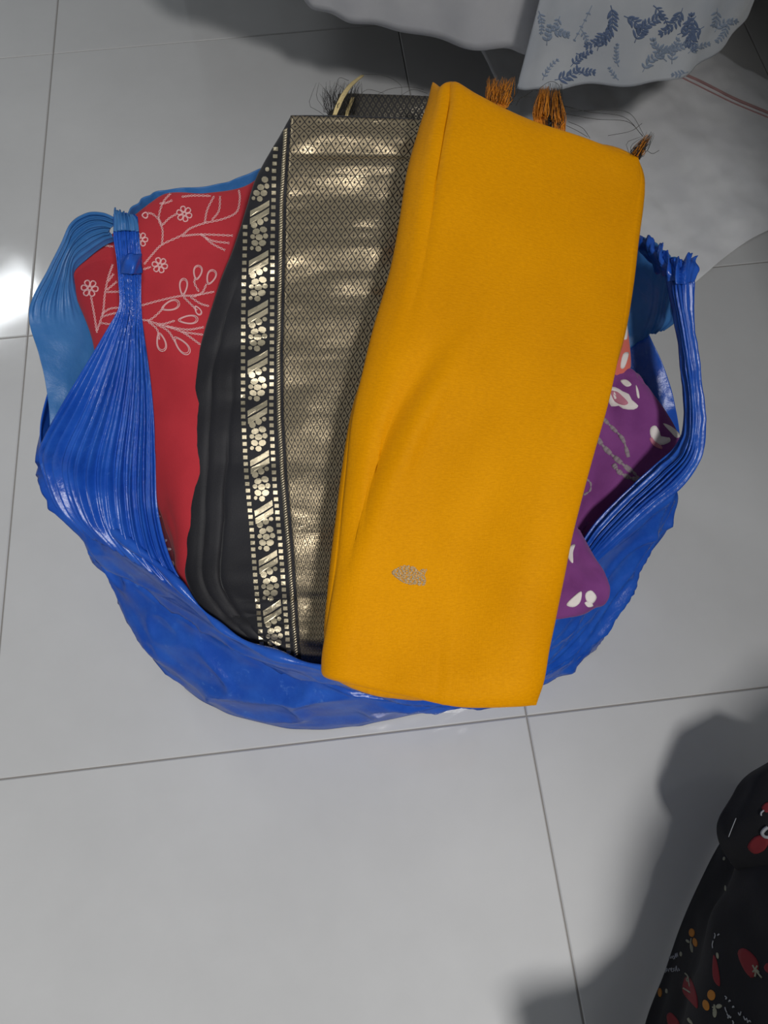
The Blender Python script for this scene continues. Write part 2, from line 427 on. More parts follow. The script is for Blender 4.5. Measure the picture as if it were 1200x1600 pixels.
cur = thing('bed_cover', 'pale grey blue bed cover printed with slate leaves hanging over bed edge', 'bed cover')
hem = [(806, 136, .185), (840, 138, .18), (880, 138, .18), (940, 137, .18), (1000, 131, .18), (1050, 120, .18), (1092, 110, .18), (1125, 80, .18), (1150, 44, .18), (1166, 0, .18), (1180, -60, .18)]
hw = PA(hem); rows = []
for k, (dz, dy) in enumerate(((0, 0), (.04, .004), (.12, .008), (.20, .02), (.30, .035), (.405, .055), (.42, .12), (.42, .5))):
    r = hw.copy(); r[:, 2] += dz; r[:, 1] += dy; r[:, 0] += .10*dz; rows.append(r)
def dsp(U, V, g): return (.006*np.sin(U*17 + 2*np.sin(V*2)) + .004*np.sin(U*37 + 1)) * (1 - .6*V)
_, bv = sheet('cover_cloth', rows, MT['curtain'], cur, 60, 120, .002, dsp, world=True)
def leafpoly(x, y, l, w, ang):
    t = np.linspace(0, 1, 7); a = np.concatenate([np.stack([t*l, w*np.sin(t*math.pi)**.8], 1), np.stack([t[-2:0:-1]*l, -w*np.sin(t[-2:0:-1]*math.pi)**.8], 1)])
    c, s = math.cos(ang), math.sin(ang); return np.stack([x + a[:, 0]*c - a[:, 1]*s, y + a[:, 0]*s + a[:, 1]*c], 1)
Va, Fa, Vb, Fb = [], [], [], []
def sprig(x, y, ang, n, l, w, gap, V, Fc, bend=0.0):
    if l > 6: n = int(n*1.6); l *= .72; w *= .5; gap *= .70
    px, py, a = x, y, ang; pts = [(px, py)]
    for k in range(n):
        px += gap*math.cos(a); py += gap*math.sin(a); a += bend; pts.append((px, py))
        for sgn in (-1, 1):
            patch_geo(bv, leafpoly(px, py, l*(1 - .45*k/n)*random.uniform(.8, 1.15), w, a + sgn*random.uniform(.6, 1.0)), V, Fc, .0003, .0004, 2)
    patch_geo(bv, leafpoly(px, py, l*.6, w, a), V, Fc, .0003, .0004, 2)
    stroke_geo(bv, pts, .0006, V, Fc, .0)
S = lambda X, Y: (700 + X/2.4, Y/2.4)
for (X, Y, ang, n, l, w, gap, dark, bend) in (
    (610, 20, 1.3, 6, 22, 4.2, 9, 1, .10), (700, 160, -1.2, 6, 22, 4.2, 9, 1, .1), (560, 190, -1.3, 4, 15, 3.6, 9, 1, .1), (930, 60, 2.2, 5, 24, 4.5, 9, 1, -.15), (860, 130, -.4, 4, 18, 4, 9, 1, -.2),
    (730, 270, -1.1, 5, 17, 4, 9, 0, .1), (840, 240, -1.6, 4, 14, 3.5, 9, 0, .1), (400, 300, -.2, 4, 20, 4, 9, 1, -.08), (370, 170, -1.5, 3, 15, 5, 10, 0, .05), (355, 300, -1.2, 4, 10, 2.5, 9, 0, .1),
    (490, 280, -.5, 3, 14, 3.6, 8, 1, .2), (540, 20, 2.0, 5, 5, 1.2, 12, 0, .02), (770, 20, .7, 4, 14, 3, 9, 1, .1), (1000, 120, -1.0, 4, 16, 3.5, 9, 0, .2), (1010, 30, 1.6, 3, 16, 3.6, 9, 0, .1), (480, 200, .3, 2, 8, 2.5, 7, 1, 0),
    (900, 270, 2.8, 3, 12, 3, 8, 0, .1), (640, 300, -2.4, 3, 9, 2.4, 8, 0, .1), (420, 60, 1.9, 3, 12, 3.5, 8, 0, .1), (660, 60, .4, 4, 20, 4.2, 9, 1, .1), (600, 120, 2.3, 4, 18, 4, 9, 1, .1), (880, 30, 1.9, 5, 20, 4.2, 9, 1, .1), (960, 100, 2.6, 4, 18, 4, 9, 1, -.1), (780, 180, .2, 5, 16, 4, 9, 0, -.1), (820, 230, -2.4, 4, 16, 4, 9, 0, .1), (460, 250, -.9, 4, 14, 3.6, 9, 1, .1), (385, 110, .3, 3, 16, 5, 9, 0, 0), (640, 250, -1.9, 4, 10, 3, 8, 0, .1), (900, 200, -.7, 4, 14, 3, 8, 0, .1), (1050, 80, 1.8, 4, 14, 3, 8, 0, .1), (340, 40, 1.2, 4, 12, 3, 8, 0, .1), (500, 110, 1.0, 3, 10, 3, 8, 0, .1)):
    x, y = S(X, Y); Va, Fa = [], []; sprig(x, y, ang, n, l, w, gap, Va, Fa, bend)
    if Va: tag(mesh('leaf_sprig_print', Va, Fa, MT['blue_print' if dark else 'blue_print2'], cur), 'dark slate blue leaf sprig' if dark else 'faded slate blue leaf sprig', kind='stuff')

fc = thing('floor_cloth', 'plain white cloth with faded red edging lying on the floor under bed cover', 'cloth')
ctrl = [[(720, 20, .006), (850, 12, .006), (980, 18, .006), (1085, 60, .010), (1180, 118, .010), (1290, 165, .008)],
        [(770, 118, .006), (880, 112, .008), (980, 108, .008), (1062, 108, .012), (1145, 150, .014), (1260, 196, .010)],
        [(800, 190, .006), (880, 190, .014), (970, 180, .012), (1060, 190, .014), (1150, 220, .010), (1270, 250, .006)],
        [(840, 290, .004), (900, 290, .010), (980, 290, .008), (1070, 290, .012), (1160, 300, .008), (1280, 290, .004)],
        [(880, 390, .003), (940, 385, .006), (1010, 380, .006), (1085, 370, .008), (1170, 350, .006), (1275, 325, .003)],
        [(920, 520, .003), (975, 505, .004), (1035, 480, .004), (1088, 440, .004), (1160, 382, .004), (1262, 330, .003)]]
def dsp(U, V, g): return .006*np.clip(fbm(g, (14, 9, 9), 3, 3), -.35, 1) + .003*fbm(g, 30, 5, 2)*.5 + .002
_, bvf = sheet('cloth', ctrl, MT['floorcloth'], fc, 90, 110, .0015, dsp)
V, Fc = [], []; stroke_geo(bvf, [(1040, 104), (1058, 112), (1100, 131), (1145, 154), (1200, 177), (1250, 197)], .0024, V, Fc, .0012); mesh('edging', V, Fc, MT['piping'], fc)
V, Fc = [], []; stroke_geo(bvf, [(1062, 120), (1100, 139), (1145, 161), (1200, 184), (1250, 204)], .0013, V, Fc, .0006); mesh('edging', V, Fc, MT['piping'], fc)

# ------------------------------------------------------------------ carrier bag
bag = thing('carrier_bag', 'crumpled blue plastic carrier bag full of folded clothes standing on the floor', 'bag')
rim = [(64, 705, .232), (104, 770, .236), (180, 832, .236), (255, 890, .226), (308, 945, .214), (358, 990, .206), (430, 1024, .203), (505, 1044, .203), (600, 1062, .203), (700, 1064, .203), (790, 1032, .203), (862, 975, .204), (920, 868, .212), (988, 800, .226), (1056, 735, .238)]
upp = [(62, 742, .214), (84, 796, .205), (132, 846, .19), (178, 890, .178), (240, 932, .168), (310, 974, .162), (400, 1030, .157), (485, 1058, .154), (590, 1085, .15), (700, 1092, .15), (800, 1070, .15), (885, 1012, .15), (968, 900, .16), (1030, 826, .178), (1062, 752, .2)]
mid = [(112, 800, .13), (146, 856, .12), (168, 894, .11), (186, 930, .098), (226, 992, .085), (292, 1046, .08), (380, 1086, .08), (480, 1106, .08), (590, 1108, .08), (700, 1100, .08), (800, 1084, .08), (898, 1034, .08), (955, 962, .09), (1004, 876, .1), (1043, 800, .12)]
bas = [(214, 936, .004), (222, 962, .004), (238, 994, .004), (262, 1034, .004), (298, 1084, .004), (345, 1110, .004), (412, 1130, .004), (490, 1140, .004), (590, 1129, .004), (700, 1105, .004), (800, 1086, .004), (895, 1040, .004), (936, 1008, .004), (955, 962, .004), (968, 905, .004)]
back = [(1052, 668, .225), (1015, 560, .235), (930, 470, .24), (760, 410, .245), (580, 390, .245), (400, 390, .245), (240, 420, .245), (120, 510, .24), (72, 620, .235)]
bw = PA(back); cen = np.array([0.0, .36, 0])
def shrink(s, z):
    r = bw.copy(); r[:, :2] = cen[:2] + (r[:, :2] - cen[:2]) * s; r[:, 2] = z; return r
und = []
for i, (a, b) in enumerate(zip(upp, mid)):            # the wall tucks in below the overhang at the front left
    if 1 <= i <= 8: und.append((a[0] + (9 if i < 6 else 4), a[1] - (9 if i < 7 else 5), a[2] - .034))
    else: und.append(tuple((p + q)/2 for p, q in zip(a, b)))
rows = [np.concatenate([PA(rim), bw]), np.concatenate([PA(upp), shrink(1.03, .16)]), np.concatenate([PA(und), shrink(1.01, .12)]), np.concatenate([PA(mid), shrink(.98, .08)]), np.concatenate([PA(bas), shrink(.84, .004)])]
nv, nu = 90, 420
g = dense(rows, nv, nu, closed=True); n = normals(g, True)
cc = g.mean(axis=(0, 1)); outw = g - cc; outw[..., 2] = 0
if np.sum(n * outw) < 0: n = -n
U, V2 = np.meshgrid(np.linspace(0, 1, nu, endpoint=False), np.linspace(0, 1, nv))
wr = np.empty((nv, nu))
for i in range(nv):
    for j in range(nu):
        uu, vv = U[i, j]*12, V2[i, j]
        a = Vector((uu*.55 - vv*1.0, vv*3.4 + uu*.45, 2.0)); b = Vector((uu*1.5 + vv*1.2, vv*6.5 - uu*.9, 7.0)); c = Vector((uu*6, vv*9 + uu*2, 1.0))
        r1 = max(0, 1 - abs(noise.noise(a))*3.2)**1.6; r2 = max(0, 1 - abs(noise.noise(b))*3.0)**1.6
        wr[i, j] = .0072*r1 + .0050*r2*(.5 + vv) + .0006*noise.noise(c) - .0040 + .003*noise.noise(a*.7)
fade = np.clip(V2*6, .15, 1) * np.clip((1 - V2)*8, .2, 1)
g = g + n * (wr * fade)[..., None]
g[..., 2] = np.maximum(g[..., 2], .0025)
n = normals(g, True)
if np.sum(n * outw) < 0: n = -n
surf('bag_body', g, n, .0012, MT['bag'], bag, closed=True)
# bottom
br = g[-1]; c0 = br.mean(0); c0[2] = .003
V = list(br) + list((br + c0) / 2) + [c0]; Fc = [(i, (i+1) % nu, nu + (i+1) % nu, nu + i) for i in range(nu)] + [(nu + i, nu + (i+1) % nu, 2*nu) for i in range(nu)]
mesh('bag_bottom', V, Fc, MT['bag'], bag)
# rolled rim along the front
rp = PA(spline(rim, 120)); rp = rp[16:]
V, Fc = [], []
rad = .0035 + .0016*np.sin(np.linspace(0, 60, len(rp))) + .0012*np.sin(np.linspace(0, 23, len(rp)))
tube_geo(rp, rad, 8, V, Fc); mesh('rolled_rim', V, Fc, MT['bag'], bag)

def pleats(U, seed, nmain):
    ph = 1.5*np.sin(U*5 + seed) + .7*np.sin(U*13 + 2*seed)
    a = np.sin(2*math.pi*nmain*U + ph); b = np.sin(2*math.pi*nmain*2.3*U + 2*ph + seed)
    return np.sign(a)*np.abs(a)**.7 + .5*b
# gathered fan that runs up into the left handle
fan = [[(178, 338, .372), (190, 334, .378), (202, 336, .380), (214, 340, .374)],
       [(178, 372, .368), (192, 370, .374), (206, 370, .375), (217, 374, .368)],
       [(184, 408, .358), (196, 408, .364), (208, 407, .364), (221, 405, .356)],
       [(187, 445, .348), (197, 445, .354), (208, 445, .354), (220, 444, .346)],
       [(186, 480, .336), (197, 481, .344), (209, 481, .344), (220, 480, .335)],
       [(165, 520, .324), (185, 522, .331), (205, 524, .331), (225, 524, .323)],
       [(134, 572, .308), (166, 578, .316), (200, 582, .315), (233, 582, .306)],
       [(98, 632, .290), (144, 642, .298), (192, 650, .296), (239, 654, .286)],
       [(66, 690, .262), (120, 708, .276), (184, 722, .274), (243, 728, .262)],
       [(62, 722, .240), (118, 752, .254), (186, 784, .252), (248, 806, .240)],
       [(84, 786, .214), (136, 812, .232), (198, 846, .236), (272, 888, .226)],
       [(120, 830, .196), (170, 856, .214), (230, 892, .218), (312, 948, .208)]]
def dsp(U, V, g):
    amp = np.interp(V, [0, .25, .42, .55, .75, .9, 1], [.0022, .0022, .0017, .0026, .0040, .0026, .0006])
    U2 = U + .02*np.sin(V*9)
    return amp * pleats(U2, .8, 11) * np.interp(U, [0, .04, .96, 1], [.3, 1, 1, .3])
sheet('gathered_handle', fan, MT['bag'], bag, 110, 240, .0014, dsp)
# tie round the handle
V, Fc = [], []
tie = [[(184, 398, .362), (196, 397, .370), (208, 396, .371), (221, 397, .362)], [(185, 410, .362), (197, 410, .371), (209, 410, .372), (222, 409, .362)], [(188, 428, .357), (199, 428, .365), (210, 428, .366), (222, 427, .357)]]
sheet('tie_band', tie, MT['bag'], bag, 16, 24, .003, lambda U, V, g: .0007*np.sin(U*14 + V*7))
# crumpled tail above the tie
tail = [[(178, 362, .374), (190, 360, .381), (203, 360, .382), (216, 362, .375)], [(180, 345, .378), (190, 343, .386), (202, 345, .386), (214, 347, .378)], [(180, 334, .380), (188, 330, .384), (200, 336, .386), (208, 338, .380)], [(181, 326, .378), (186, 336, .380), (197, 338, .380), (203, 337, .378)]]
sheet('handle_tail', tail, MT['bag_thin'], bag, 24, 50, .0012, lambda U, V, g: .0016*np.sin(U*40 + 2*V))
# back left wall with the other end of the handle
bl = [[(182, 342, .350), (176, 352, .345), (170, 362, .335), (182, 376, .322)],
      [(160, 333, .352), (158, 348, .345), (158, 364, .332), (162, 384, .315)],
      [(134, 334, .350), (134, 354, .340), (136, 375, .326), (140, 402, .305)],
      [(107, 354, .342), (108, 378, .330), (112, 398, .316), (118, 425, .296)],
      [(84, 404, .328), (92, 420, .318), (104, 436, .304), (124, 452, .285)],
      [(54, 466, .310), (76, 470, .300), (104, 476, .288), (140, 482, .270)],
      [(46, 500, .298), (74, 506, .290), (108, 512, .278), (160, 520, .258)],
      [(62, 556, .282), (86, 560, .274), (116, 566, .264), (170, 572, .240)],
      [(72, 604, .266), (92, 612, .260), (118, 620, .250), (170, 630, .225)],
      [(78, 660, .250), (96, 668, .244), (120, 678, .234), (170, 690, .205)],
      [(74, 716, .226), (100, 728, .22), (124, 738, .21), (170, 750, .18)]]
def dsp(U, V, g): return .0022*pleats(U, 2.1, 6)*np.interp(V, [0, .3, .5, .6, 1], [1, .9, .5, 0, 0])*np.interp(U, [0, .55, .9, 1], [1, .8, .2, 0]) + .007*fbm(g, 16, 9, 3)*np.interp(V, [0, .3, 1], [.1, .4, .8])
sheet('back_wall', bl, MT['bag_thin'], bag, 110, 80, .0012, dsp)
bt = [[(190, 336, .328), (212, 318, .322), (232, 304, .316), (264, 296, .310), (330, 291, .306), (372, 280, .306), (415, 262, .308), (470, 250, .305)],
      [(196, 352, .312), (220, 336, .306), (246, 322, .300), (280, 318, .296), (335, 316, .292), (380, 306, .29), (425, 292, .29), (480, 290, .288)],
      [(206, 400, .275), (235, 390, .268), (260, 384, .262), (300, 382, .258), (350, 380, .256), (400, 376, .255), (440, 372, .255), (490, 370, .255)]]
sheet('back_flap', bt, MT['bag_thin'], bag, 30, 120, .0012, lambda U, V, g: .005*fbm(g, 14, 4, 3) + .0012*np.sin(U*50))
# right hand side
ra = [[(950, 372, .345), (985, 366, .350), (1008, 370, .354), (1034, 392, .358), (1062, 408, .360)],
      [(945, 420, .325), (980, 412, .326), (1008, 418, .330), (1036, 430, .338), (1062, 436, .348)],
      [(940, 470, .305), (972, 460, .304), (1000, 464, .306), (1030, 470, .314), (1053, 474, .326)],
      [(935, 520, .285), (962, 510, .283), (990, 508, .286), (1022, 505, .294), (1056, 500, .306)],
      [(930, 570, .262), (955, 560, .262), (982, 545, .266), (1012, 526, .276), (1036, 516, .290)]]
sheet('back_wall', ra, MT['bag_thin'], bag, 50, 70, .0012, lambda U, V, g: .008*fbm(g, 18, 12, 3) + .002*pleats(U, 1.2, 5)*np.clip(U - .5, 0, 1)*2)
rb = [[(930, 545, .258), (962, 535, .262), (990, 526, .268), (1014, 522, .274)],
      [(940, 590, .244), (975, 582, .248), (1008, 574, .254), (1034, 566, .260)],
      [(950, 640, .232), (990, 632, .236), (1022, 622, .242), (1050, 612, .248)],
      [(960, 690, .222), (1000, 680, .226), (1036, 668, .232), (1059, 654, .238)],
      [(970, 745, .215), (1010, 732, .218), (1046, 714, .224), (1064, 700, .232)]]
sheet('side_wall', rb, MT['bag'], bag, 50, 50, .0012, lambda U, V, g: .004*fbm(g, 20, 15, 3))
st = [[(1042, 402, .372), (1052, 404, .380), (1064, 408, .382), (1078, 414, .372)],
      [(1040, 432, .366), (1052, 434, .376), (1066, 436, .377), (1086, 438, .365)],
      [(1044, 470, .356), (1056, 470, .367), (1070, 470, .368), (1088, 468, .355)],
      [(1054, 520, .342), (1065, 520, .352), (1077, 518, .353), (1089, 516, .341)],
      [(1059, 570, .328), (1071, 570, .338), (1084, 568, .338), (1095, 564, .327)],
      [(1064, 620, .312), (1077, 620, .322), (1090, 618, .322), (1102, 614, .311)],
      [(1064, 665, .298), (1078, 668, .308), (1092, 668, .308), (1106, 664, .297)],
      [(1050, 698, .286), (1068, 708, .296), (1084, 714, .296), (1100, 712, .284)],
      [(1018, 726, .272), (1036, 742, .280), (1054, 754, .280), (1072, 758, .268)],
      [(972, 768, .256), (988, 786, .264), (1002, 798, .262), (1014, 804, .246)],
      [(928, 812, .244), (944, 830, .250), (956, 842, .246), (966, 852, .228)],
      [(892, 862, .228), (910, 874, .232), (918, 880, .228), (926, 888, .212)]]
st = [[(x + (c - 1.5)*-3.0*(1 if i > 1 else .4), y, z) for c, (x, y, z) in enumerate(r)] for i, r in enumerate(st)]
def dsp(U, V, g):
    return (.0019*pleats(U, 3.3, 8) + .001*fbm(g, 60, 3, 2)) * np.interp(U, [0, .08, .92, 1], [.3, 1, 1, .3])*np.interp(V, [0, .8, 1], [1, 1, .3])
sheet('gathered_handle', st, MT['bag'], bag, 130, 100, .0014, dsp)
kn = [[(985, 366, .356), (1004, 368, .366), (1030, 384, .374), (1040, 394, .378), (1058, 404, .380), (1076, 400, .378), (1092, 398, .372)],
      [(992, 378, .358), (1012, 384, .370), (1032, 398, .380), (1046, 408, .384), (1060, 414, .386), (1076, 412, .382), (1086, 410, .374)],
      [(1006, 398, .356), (1022, 404, .368), (1038, 416, .380), (1050, 426, .384), (1062, 428, .386), (1074, 426, .382), (1083, 424, .372)],
      [(1026, 424, .352), (1034, 426, .362), (1044, 434, .374), (1054, 442, .380), (1064, 444, .380), (1073, 442, .376), (1081, 440, .368)]]
sheet('handle_knot', kn, MT['bag'], bag, 40, 70, .0014, lambda U, V, g: .0028*pleats(U + .12*V, 4.4, 6)*np.clip(U*6, .2, 1) + .003*fbm(g, 60, 21, 2))

# ------------------------------------------------------------------ red embroidered cloth
red = thing('red_cloth', 'folded red cotton cloth embroidered with pale flower sprays, leaning in the bag left', 'cloth')
rc = [[(214, 352, .314), (256, 306, .318), (320, 302, .318), (385, 290, .318), (440, 250, .322), (500, 245, .318)],
      [(150, 388, .304), (215, 374, .312), (300, 358, .314), (385, 352, .314), (450, 330, .318), (505, 325, .314)],
      [(107, 418, .294), (200, 420, .306), (290, 420, .308), (380, 420, .308), (450, 420, .310), (505, 420, .306)],
      [(118, 460, .288), (205, 480, .298), (290, 488, .300), (370, 490, .300), (440, 490, .302), (500, 490, .298)],
      [(142, 520, .276), (215, 545, .284), (290, 560, .288), (360, 565, .288), (430, 565, .288), (490, 565, .284)],
      [(160, 600, .258), (220, 620, .266), (290, 640, .270), (350, 645, .270), (420, 645, .270), (480, 645, .266)],
      [(196, 700, .236), (240, 715, .244), (290, 735, .248), (340, 740, .248), (400, 740, .248), (460, 740, .244)],
      [(252, 792, .214), (262, 800, .222), (290, 820, .226), (330, 830, .226), (380, 830, .226), (430, 830, .222)],
      [(270, 840, .200), (278, 852, .206), (288, 880, .208), (320, 895, .208), (360, 900, .206), (400, 900, .204)],
      [(284, 888, .182), (288, 897, .184), (292, 915, .186), (315, 930, .186), (345, 940, .184), (380, 940, .182)]]
rc = [[(x, y, z - .006 - (.014 if k > 3 else .006 if k == 3 else 0)) for k, (x, y, z) in enumerate(r)] for r in rc]
_, bvr = slab('folded_cloth', rc, .016, MT['red'], red, 90, 80, 10, lambda U, V: .003*fbm_uv(U, V, 3, 6, 2) + .0012*np.sin(U*9 + V*4))
V, Fc = [], []
E4 = lambda p: [(100 + x/3.75, 280 + y/3.75) for x, y in p]
def emit(name, V, Fc):
    if V: tag(mesh(name, V, Fc, MT['thread'], red), kind='stuff')
def chain(pts, amp=1.25, wl=5.5, r=.00042):
    """chain stitch: two threads that cross again and again"""
    q0 = np.asarray(E4(pts)); ln = np.sum(np.linalg.norm(np.diff(q0, axis=0), axis=1)); n = max(8, int(ln/1.1)); q = spline(q0, n)
    tg_ = np.gradient(q, axis=0); tg_ /= np.linalg.norm(tg_, axis=1, keepdims=True) + 1e-9; nn = np.stack([-tg_[:, 1], tg_[:, 0]], 1)
    s = np.linspace(0, ln, n); V, Fc = [], []
    for sg in (1, -1):
        stroke_geo(bvr, q + nn * (sg*amp*np.sin(math.pi*s/wl))[:, None], r, V, Fc, .0004, n, 4)
    emit('embroidered_stem', V, Fc)
def loop(cx, cy, l, w, ang, r=.00055, VF=None):
    V, Fc = VF or ([], [])
    t = np.linspace(0, 2*math.pi, 26); x = l*.5*np.cos(t); y = w*.5*np.sin(t)*(1 + .35*np.cos(t)); c, s = math.cos(ang), math.sin(ang)
    stroke_geo(bvr, E4([(cx + a*c - b*s, cy + a*s + b*c) for a, b in zip(x, y)]), r, V, Fc, .0004, 30, 4)
    stroke_geo(bvr, E4([(cx + .82*(a*c - b*s), cy + .82*(a*s + b*c)) for a, b in zip(x, y)]), r*.8, V, Fc, .0004, 30, 4)
    if VF is None: emit('embroidered_leaf', V, Fc)
def flower(cx, cy, R, k=6, rot=0):
    VF = ([], [])
    for i in range(k):
        a = rot + 2*math.pi*i/k; loop(cx + R*.62*math.cos(a), cy + R*.62*math.sin(a), R*.78, R*.6, a, .0005, VF)
    loop(cx, cy, R*.4, R*.4, 0, .0004, VF); emit('embroidered_flower', *VF)
for p in ([(470, 500), (520, 440), (575, 385), (690, 330), (740, 290), (820, 260), (930, 235), (1010, 195), (1030, 120), (1025, 65)],
          [(575, 385), (578, 300), (556, 230), (580, 140), (625, 85)], [(578, 275), (556, 238), (520, 206), (492, 200)], [(580, 268), (615, 232), (660, 205)],
          [(825, 255), (840, 180), (880, 100)], [(868, 240), (908, 185), (915, 100)], [(690, 335), (800, 325), (990, 332)], [(800, 325), (870, 362), (970, 376)], [(815, 332), (870, 380), (945, 418)],
          [(465, 530), (510, 515)], [(160, 690), (180, 800), (195, 900)], [(195, 890), (230, 780), (240, 680), (260, 580), (287, 500)], [(250, 662), (330, 660)], [(252, 650), (312, 600)], [(260, 600), (292, 555)],
          [(225, 790), (270, 760), (335, 753)], [(225, 806), (280, 790), (335, 780)], [(212, 842), (275, 850), (320, 848)], [(430, 748), (560, 712), (680, 686), (760, 682), (880, 660)], [(790, 660), (765, 610), (770, 580)],
          [(760, 690), (810, 665), (835, 615)], [(700, 690), (740, 730), (780, 770)], [(740, 690), (800, 730), (850, 745)], [(440, 820), (500, 826), (560, 780), (585, 745)], [(490, 830), (570, 850), (650, 830)],
          [(495, 835), (545, 880), (560, 940)], [(540, 850), (610, 890), (650, 950)], [(560, 852), (690, 895), (800, 970)], [(600, 862), (720, 882), (820, 868)], [(690, 895), (760, 905), (815, 912)],
          [(560, 145), (600, 140), (635, 125)], [(690, 105), (760, 98), (860, 100)], [(200, 385), (240, 390), (290, 396)], [(230, 370), (260, 392)]):
    chain(p)
for a in ((700, 632, 100, 45, -1.5), (783, 548, 85, 48, -1.4), (862, 575, 90, 50, -1.2), (785, 770, 60, 30, 1.0), (625, 742, 110, 55, -.35), (728, 824, 115, 48, -.05), (570, 955, 110, 52, 1.35), (690, 975, 130, 55, .85), (475, 213, 34, 34, 0)):
    loop(*a)
for a in ((705, 205, 46, 6, .3), (450, 355, 42, 6, 0), (562, 505, 46, 6, .2), (152, 640, 50, 6, .1)): flower(*a)

# maroon printed cloth below it
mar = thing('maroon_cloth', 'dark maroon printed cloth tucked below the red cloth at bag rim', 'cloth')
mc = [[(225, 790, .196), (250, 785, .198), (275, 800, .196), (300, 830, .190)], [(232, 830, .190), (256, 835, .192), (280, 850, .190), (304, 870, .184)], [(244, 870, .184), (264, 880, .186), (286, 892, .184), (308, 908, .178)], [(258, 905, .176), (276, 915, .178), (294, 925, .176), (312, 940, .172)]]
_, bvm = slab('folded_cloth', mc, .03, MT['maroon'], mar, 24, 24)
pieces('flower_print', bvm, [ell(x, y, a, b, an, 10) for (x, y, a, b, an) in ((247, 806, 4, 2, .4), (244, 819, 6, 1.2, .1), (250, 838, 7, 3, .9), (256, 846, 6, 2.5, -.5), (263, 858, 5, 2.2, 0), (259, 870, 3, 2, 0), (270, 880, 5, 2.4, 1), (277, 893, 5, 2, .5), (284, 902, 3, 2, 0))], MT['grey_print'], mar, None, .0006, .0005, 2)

# ------------------------------------------------------------------ black saree with gold border
blk = thing('black_saree', 'black silk saree with gold brocade panel and border, folded beside the mustard saree', 'saree')
def bz(y): return float(np.interp(y, [150, 180, 940, 1000, 1060], [.376, .374, .194, .180, .150]))
lx = [(180, 455), (225, 430), (275, 402), (330, 384), (390, 364), (450, 341), (520, 319), (590, 303), (700, 297), (800, 293), (900, 290), (955, 322), (990, 366), (1040, 452)]
bc = []
for (y, x) in lx:
    rx = np.interp(y, [180, 1035], [720, 570]); row = []
    for f in (0, .12, .3, .55, .8, 1):
        yy = y + (8*f if y < 250 else 0); row.append((x + (rx - x)*f, yy, bz(yy)))
    bc.append(row)
def bd(U, V):
    rip = .0022*np.sin(V*62 + 2.2*np.sin(U*3) + 3*np.sin(V*11)) + .0036*fbm_uv(U, V, 2.2, 24, 8, 3)
    cre = -.0035*np.exp(-((U - .13 - .05*V)/.018)**2)*np.clip((V - .35)*3, 0, 1) - .0030*np.exp(-((U - .26 - .03*V)/.014)**2)*np.clip((V - .45)*3, 0, 1)
    return rip*np.clip(U*3, .25, 1) + cre
_, bvb = slab('folded_silk', bc, .026, MT['black'], blk, 170, 90, 9, bd, k=1.6)
# border geometry follows these photo columns
ys = [150, 220, 265, 335, 385, 447, 547, 645, 740, 832, 902, 965, 1030]
c1 = [398, 393, 389, 384, 383, 381, 380, 380, 385, 394, 399, 405, 411]
ys2 = [150, 220, 265, 385, 535, 652, 752, 845, 922, 990, 1030]
c2 = [436, 432, 428.5, 426, 425, 424, 429, 438, 444, 449, 452]
ys3 = [150, 210, 310, 460, 555, 652, 752, 865, 990, 1030]
c3 = [448, 446, 440, 437, 435, 436, 442, 452, 460, 463]
X1 = lambda y: float(np.interp(y, ys, c1)); X2 = lambda y: float(np.interp(y, ys2, c2)); X3 = lambda y: float(np.interp(y, ys3, c3))
def leftedge(y): return float(np.interp(y, [a for a, b in lx], [b for a, b in lx]))
# brocade panel
nv, nu = 200, 60; gp = np.zeros((nv, nu, 3)); ok = True; UVp = []
yy = np.linspace(181.5, 1036, nv)
for i, y in enumerate(yy):
    xl = X3(y) + 7.5; xr = np.interp(y, [180, 1035], [690, 545])
    for j in range(nu):
        x = xl + (xr - xl)*j/(nu-1); yq = y + (6*(x - 455)/200 if y < 260 else 0)*(1 - (y - 181)/80 if y < 261 else 0)
        w = drop(bvb, x, yq, .0007)
        if w is None: w = drop(bvb, x, yq + 4, .0007)
        if w is None: w = gp[i-1, j] if i else gp[i, j-1]
        gp[i, j] = w
pn, bvp = surf('brocade_panel', gp, normals(gp), .0006, MT['brocade'], blk)
# gold squares, rope and motifs of the border
def quad(cx, cy, w, h, V, Fc, sk=0):
    if cx - w/2 < leftedge(cy) + 2: return
    patch_geo(bvb, [(cx - w/2, cy - h/2), (cx + w/2, cy - h/2 + sk), (cx + w/2, cy + h/2 + sk), (cx - w/2, cy + h/2)], V, Fc, .0008, .0005, 1)
V, Fc = [], []
y = 196
while y < 1022:
    p = np.interp(y, [190, 600, 1000], [11.5, 10.8, 9.6])
    if y > 320: quad(X1(y), y, 6.6, 5.8, V, Fc, 0)
    quad(X2(y), y + 3, 6.6, 5.8, V, Fc, 0); y += p
tag(mesh('woven_squares', V, Fc, MT['zari'], blk, smooth=False), kind='stuff')
V, Fc = [], []
y = 186
while y < 1024:
    x = X3(y)
    if x - 3 > leftedge(y): patch_geo(bvb, [(x - 3, y + 2.6), (x + 3, y - 2.0), (x + 3, y + .5), (x - 3, y + 5.1)], V, Fc, .0008, .0005, 1)
    y += 4.0
tag(mesh('woven_rope', V, Fc, MT['zari'], blk), kind='stuff')
V, Fc = [], []
y0 = 236
def bandpt(s, y):            # s 0..1 across the motif band
    a, b = X1(y) + 7.0, X2(y) - 6.5; return (a + (b - a)*s, y)
def mpoly(pts, y0):
    q = [bandpt(s, y0 + dy) for s, dy in pts]
    if min(x - leftedge(y) for x, y in q) < 2: return
    patch_geo(bvb, q, V, Fc, .0006, .0005, 2)
